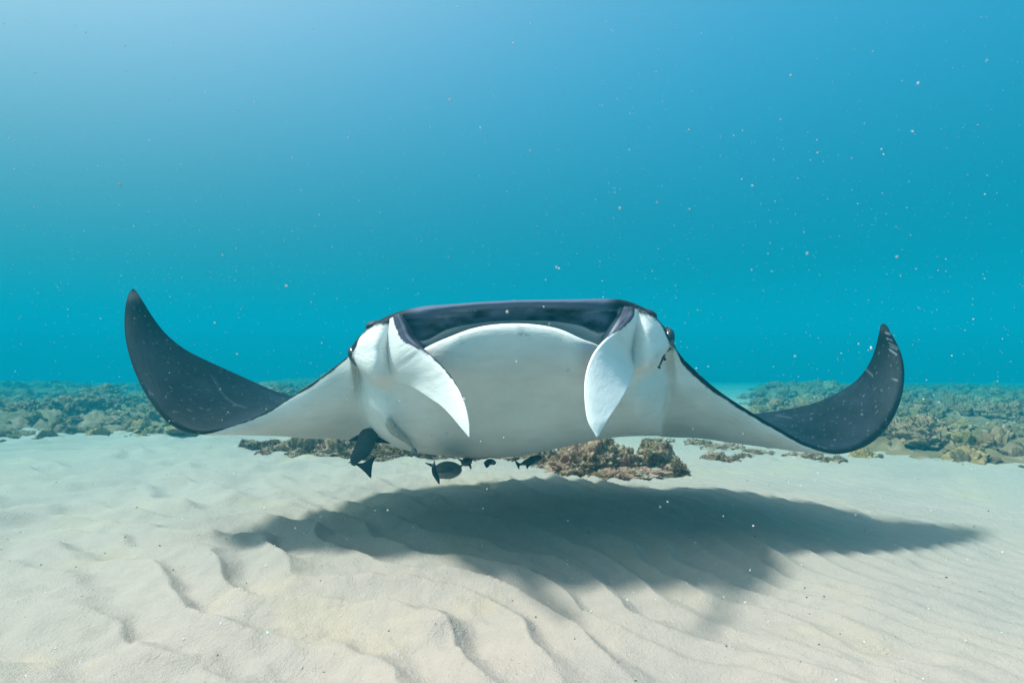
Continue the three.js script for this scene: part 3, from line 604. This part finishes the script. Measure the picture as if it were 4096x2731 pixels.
{ // broken coral between the boulders, too much to count
  const R = rng(123), n = 8000, geo = boulder(1, 0.7, 0.85, 33.3, 9, 0, 1.3), im = new THREE.InstancedMesh(geo, rockMat, n), M = new THREE.Matrix4(), Q = new THREE.Quaternion(), E = new THREE.Euler();
  let k = 0, tries = 0;
  while (k < n && tries++ < 90000) {
    const left = R() < 0.45, x = left ? lerp(-14, -0.5, R()) : lerp(1.5, 15, R()), z = left ? -lerp(4.7, 19, Math.pow(R(), 1.6)) : -lerp(3.2, 19, Math.pow(R(), 1.6)), m = left ? Math.max(bankL(x, z), bankC(x, z)) : bankR(x, z);
    if (m < 0.02 + 0.25 * R() || n3(x * 1.3, z * 1.3, 44) < -0.3) continue;
    const s = 0.02 + 0.09 * Math.pow(R(), 2.4); M.compose(V3(x, bankHeight(x, z, m) + s * 0.2, z), Q.setFromEuler(E.set(R() * 0.8, R() * 6.28, R() * 0.8)), V3(s * (0.7 + 0.8 * R()), s * (0.5 + R()), s * (0.7 + 0.8 * R()))); im.setMatrixAt(k, M);
    const t = 0.65 + 0.7 * R(); im.setColorAt(k++, lin(t, t * (0.88 + 0.2 * R()), t * (0.65 + 0.3 * R())));
  }
  im.count = k; im.name = 'reef_rubble'; im.userData = { kind: 'stuff', label: 'broken coral and rubble covering the reef banks' }; im.castShadow = im.receiveShadow = true; scene.add(im);
}
// ---------------------------------------------------------------- bits on the sand and drifting specks
{
  const R = rng(5), geo = new THREE.IcosahedronGeometry(1, 0), n = 2600, im = new THREE.InstancedMesh(geo, new THREE.MeshStandardMaterial({ roughness: 0.9 }), n), M = new THREE.Matrix4(), Q = new THREE.Quaternion(), E = new THREE.Euler();
  for (let i = 0; i < n; i++) {
    const z = -0.9 - 4 * Math.pow(R(), 1.2), x = (R() * 2 - 1) * (0.6 + 1.1 * -z), s = 0.0009 + 0.0022 * Math.pow(R(), 4);
    M.compose(V3(x, sandHeight(x, z) + s * 0.3, z), Q.setFromEuler(E.set(R() * 6, R() * 6, R() * 6)), V3(s * (0.6 + R() * 1.6), s * 0.7, s)); im.setMatrixAt(i, M);
    const c = R() < 0.55 ? [0.12, 0.10, 0.08] : [0.75, 0.72, 0.66]; im.setColorAt(i, lin(...c.map((v) => v * (0.7 + 0.6 * R()))));
  }
  im.name = 'shell_grit'; im.userData = { kind: 'stuff', label: 'grit and shell bits lying on the sand' }; im.castShadow = im.receiveShadow = true; scene.add(im);
}
{
  const R = rng(9), geo = new THREE.IcosahedronGeometry(1, 0), n = 18000, im = new THREE.InstancedMesh(geo, new THREE.MeshStandardMaterial({ roughness: 1 }), n), M = new THREE.Matrix4(), Q = new THREE.Quaternion(), E = new THREE.Euler();
  for (let i = 0; i < n; i++) {
    const p = V3(-3.4 + 7 * Math.pow(R(), 1.3), 0.08 + 2.2 * R(), -0.5 - 4.8 * R()), s = 0.0005 + 0.0013 * Math.pow(R(), 4);
    M.compose(p, Q.setFromEuler(E.set(R() * 6, R() * 6, R() * 6)), V3(s * (0.6 + R() * 1.5), s, s * (0.6 + R()))); im.setMatrixAt(i, M);
    im.setColorAt(i, lin(...(R() < 0.04 ? [0.5, 0.34, 0.24] : [0.62, 0.60, 0.58])));
  }
  im.name = 'drifting_specks'; im.userData = { kind: 'stuff', label: 'pale specks drifting in the water' }; im.castShadow = im.receiveShadow = true; scene.add(im);
}

renderer.render(scene, camera);
